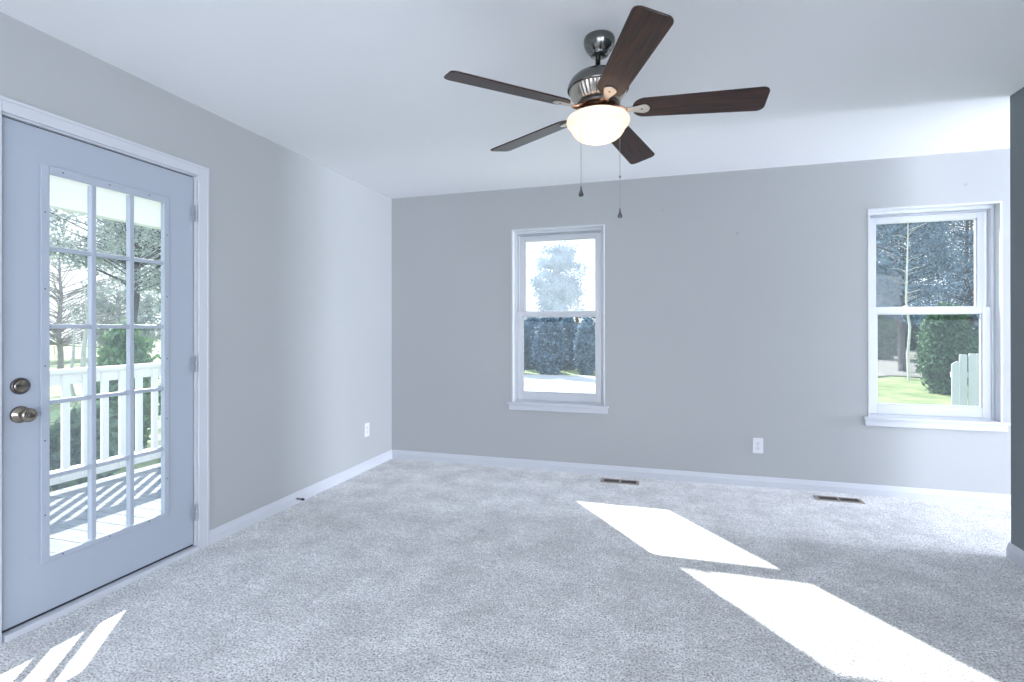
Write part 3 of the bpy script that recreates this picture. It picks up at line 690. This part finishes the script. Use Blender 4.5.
# --- beyond the door
shrub('evergreen_shrub', (-7.6, 5.66), (0.40, 0.40, 1.82), 'leaf_green', 'bright green feathery evergreen showing in the middle column of door panes', 3, 5200, 0.055)
shrub('evergreen_shrub', (-7.5, 6.64), (0.42, 0.40, 2.15), 'leaf_green', 'bright green feathery evergreen in the third column of door panes, the taller of the two', 4, 5200, 0.055)
shrub('leafy_shrub', (-6.5, 3.30), (0.38, 0.36, 1.0), 'leaf_mid', 'low leafy shrub behind the balusters in the first column of door panes', 20, 2200, 0.07, 'low shrubs along the porch')
shrub('leafy_shrub', (-6.3, 4.20), (0.38, 0.36, 0.9), 'leaf_mid', 'low leafy shrub behind the balusters in the middle column of door panes', 21, 2200, 0.07, 'low shrubs along the porch')
round_tree('spreading_tree', (-13.2, 10.05), 2.2, 0.08, 4.8, 2.7, 1.7, 'bark_dark', 'leaf_grey', 'spreading grey green tree with bare lower limbs behind the third column of door panes', 7, 110, 20000, 0.06, 0.42, None, (0.5, -0.3))
round_tree('spreading_tree', (-17.2, 15.1), 2.2, 0.12, 5.2, 2.6, 2.6, 'bark', 'leaf_grey', 'grey green tree seen high in the middle column of door panes', 15, 120, 18000, 0.075, 0.6)
round_tree('spreading_tree', (-19.2, 8.3), 2.2, 0.12, 4.9, 2.5, 2.6, 'bark', 'leaf_grey', 'grey green tree seen high in the first column of door panes', 16, 120, 18000, 0.075, 0.6)
round_tree('bare_tree', (-24.5, 15.5), 2.0, 0.10, 3.4, 3.6, 3.0, 'bark_grey', None, 'bare grey brown tree making a net of twigs behind the door panes', 17, 150)
round_tree('pale_stem', (-9.6, 6.46), 1, 0.055, 1.9, 0.45, 1.0, 'bark_pale', None, 'slim pale branched stem beyond the railing beside the first door muntin', 21, 9, low=.2, group='pale branched stems')  # slim stems built for pale streaks of unknown origin in the door glass
round_tree('pale_stem', (-8.6, 5.62), 1, 0.032, 1.75, 0.4, 1.0, 'bark_pale', None, 'slimmer pale branched stem toward the middle of the first column of door panes', 22, 9, low=.2, group='pale branched stems')
for i, (x, y, cz, rx, rz, lab) in enumerate(((-33, 17.5, 2.6, 2.7, 2.6, 'pale distant tree low on the horizon in the first column of door panes'), (-34, 25.0, 2.8, 2.9, 2.8, 'pale distant tree low on the horizon in the middle column of door panes'), (-31, 30.5, 3.0, 2.6, 3.0, 'pale distant tree low on the horizon in the third column of door panes'))):
    round_tree('distant_tree', (x, y), 1, 0.12, cz, rx, rz, 'bark_grey', 'leaf_grey', lab, 25 + i, 90, 9000, 0.14, 0.6, 'distant trees past the porch')

# --- beyond the window nearer the corner
for i, (x, y, w_, h_, lab) in enumerate(((-5.9, 20.3, 0.78, 2.3, 'blue green thicket bush nearest the window jamb on the room corner side'),
                                        (-4.3, 19.8, 0.68, 2.3, 'blue green thicket bush in the middle of the clump past the gravel drive'),
                                        (-3.0, 20.6, 0.45, 2.05, 'smaller blue green thicket bush at the open end of the clump past the drive'),
                                        (-5.7, 22.5, 0.6, 2.2, 'rear thicket bush filling the gap on the room corner side of the clump'),
                                        (-4.05, 22.5, 0.6, 2.2, 'rear thicket bush filling the gap in the middle of the clump'),
                                        (-2.75, 22.6, 0.42, 1.8, 'rear thicket bush low at the open end of the clump'))):
    shrub('thicket_bush', (x, y), (w_, 0.6, h_), 'leaf_blue', lab, 40 + i, 6000, 0.075, 'thicket past the gravel drive', up=0.3)
round_tree('thicket_tree', (-6.4, 25.0), 1, 0.08, 1.3, 1.25, 1.35, 'bark', 'leaf_blue', 'twiggy blue green sapling behind the thicket by the room corner side', 45, 50, 3500, 0.11, .3)
round_tree('thicket_tree', (-3.7, 27.5), 1, 0.08, 1.3, 1.35, 1.35, 'bark', 'leaf_blue', 'twiggy blue green sapling behind the open end of the thicket', 46, 50, 3500, 0.11, .3)
round_tree('pale_tree', (-9.9, 50), 3, 0.2, 5.6, 2.4, 4.6, 'bark', 'leaf_blue', 'pale blue leafy tree standing alone in the sky behind the hazy upper pane', 51, 150, 16000, 0.20, 0.7)
tree('bare_tree', (-5.05, 33), 2.6, 0.13, 6, 'bark', 'bare branching tree beside the pale blue tree past the drive', None, 0, 0, 0, (0.05, 0), 0.5, 53, gnarl=0.12)

# --- beyond the window beside the partition
shrub('evergreen_bush', (7.55, 17.2), (0.66, 0.66, 2.4), 'leaf_deep', 'large dark evergreen bush standing on the lawn beside the white fence', 61, 8000, 0.07, cat='bush')
WT = [((9.3, 24.6), 5.6, 2.0, 4.6, 'bark_dark', 'woodland tree nearest the lawn, its dark trunk at the edge of the partition window'),
      ((13.6, 29.2), 5.6, 2.5, 5.4, 'bark_dark', 'woodland tree rising behind the dark evergreen bush'),
      ((13.0, 35.0), 6.0, 2.7, 6.2, 'bark', 'woodland tree in the middle of the woodland, behind the slender pale trunk'),
      ((18.2, 38.5), 6.5, 2.7, 6.6, 'bark', 'woodland tree behind the white fence at the back of the woodland'),
      ((16.0, 45.0), 7.0, 3.2, 7.4, 'bark', 'woodland tree farthest back on the dark trunk side of the partition window')]
for i, (p_, cz, rx, rz, bk, lab) in enumerate(WT):
    round_tree('woodland_tree', p_, 2, 0.12, cz, rx, rz, bk, 'leaf_blue', lab, 70 + i, 110, 15000, 0.095, 0.6, 'woodland behind the lawn', low=-.72)
round_tree('slender_tree', (8.3, 21.4), 2, 0.042, 4.6, 0.7, 2.4, 'bark_pale', None, 'slender pale trunked tree standing forward of the woodland', 81, 24)
for i, (x, y, w_, h_, lab) in enumerate(((11.0, 32.0, 0.9, 2.6, 'dark undergrowth bush just behind the darkest woodland trunk'), (15.6, 33.6, 1.3, 2.8, 'dark undergrowth bush behind the evergreen bush'), (15.2, 41.0, 1.6, 3.2, 'dark undergrowth bush deep in the middle of the woodland'))):
    shrub('undergrowth', (x, y), (w_, 0.9, h_), 'leaf_deep', lab, 90 + i, 3200, 0.16, 'undergrowth in the woodland', up=0.2)
planking = thing('boarded_panel', (4.12, 9.2, terrain(4.12, 9.2)), 'white close boarded fence panel with rounded top corner by the lawn', 'planking')  # boarded panel built for a pale shape of unknown kind
m = MB(); HF = 1.46
for k in range(9):
    x = 0.105 * k; top = HF - 0.10 * max(0, 1 - k / 1.6) ** 2
    m.prism(rounded([(x - .012, 0), (x + .082, 0), (x + .082, top), (x - .012, top - (.06 if k == 0 else 0))], [0, 0, .02, .02], 4), 0.02 * (k % 2), 0.02 * (k % 2) + .018, lambda a, b, c: (a, c, b))
m.build('planking_boards', 'planking_paint', planking)
fr0 = None
for z in (0.25, 1.1):
    if fr0 is None: m = MB(); m.box((0, 0.04, 0), (0.93, 0.075, 0.08)); fr0 = m.build('planking_rail', 'planking_paint', planking); o = fr0
    else: o = fr0.copy(); COL.objects.link(o); o.parent = planking
    o.location = (0, 0, z)
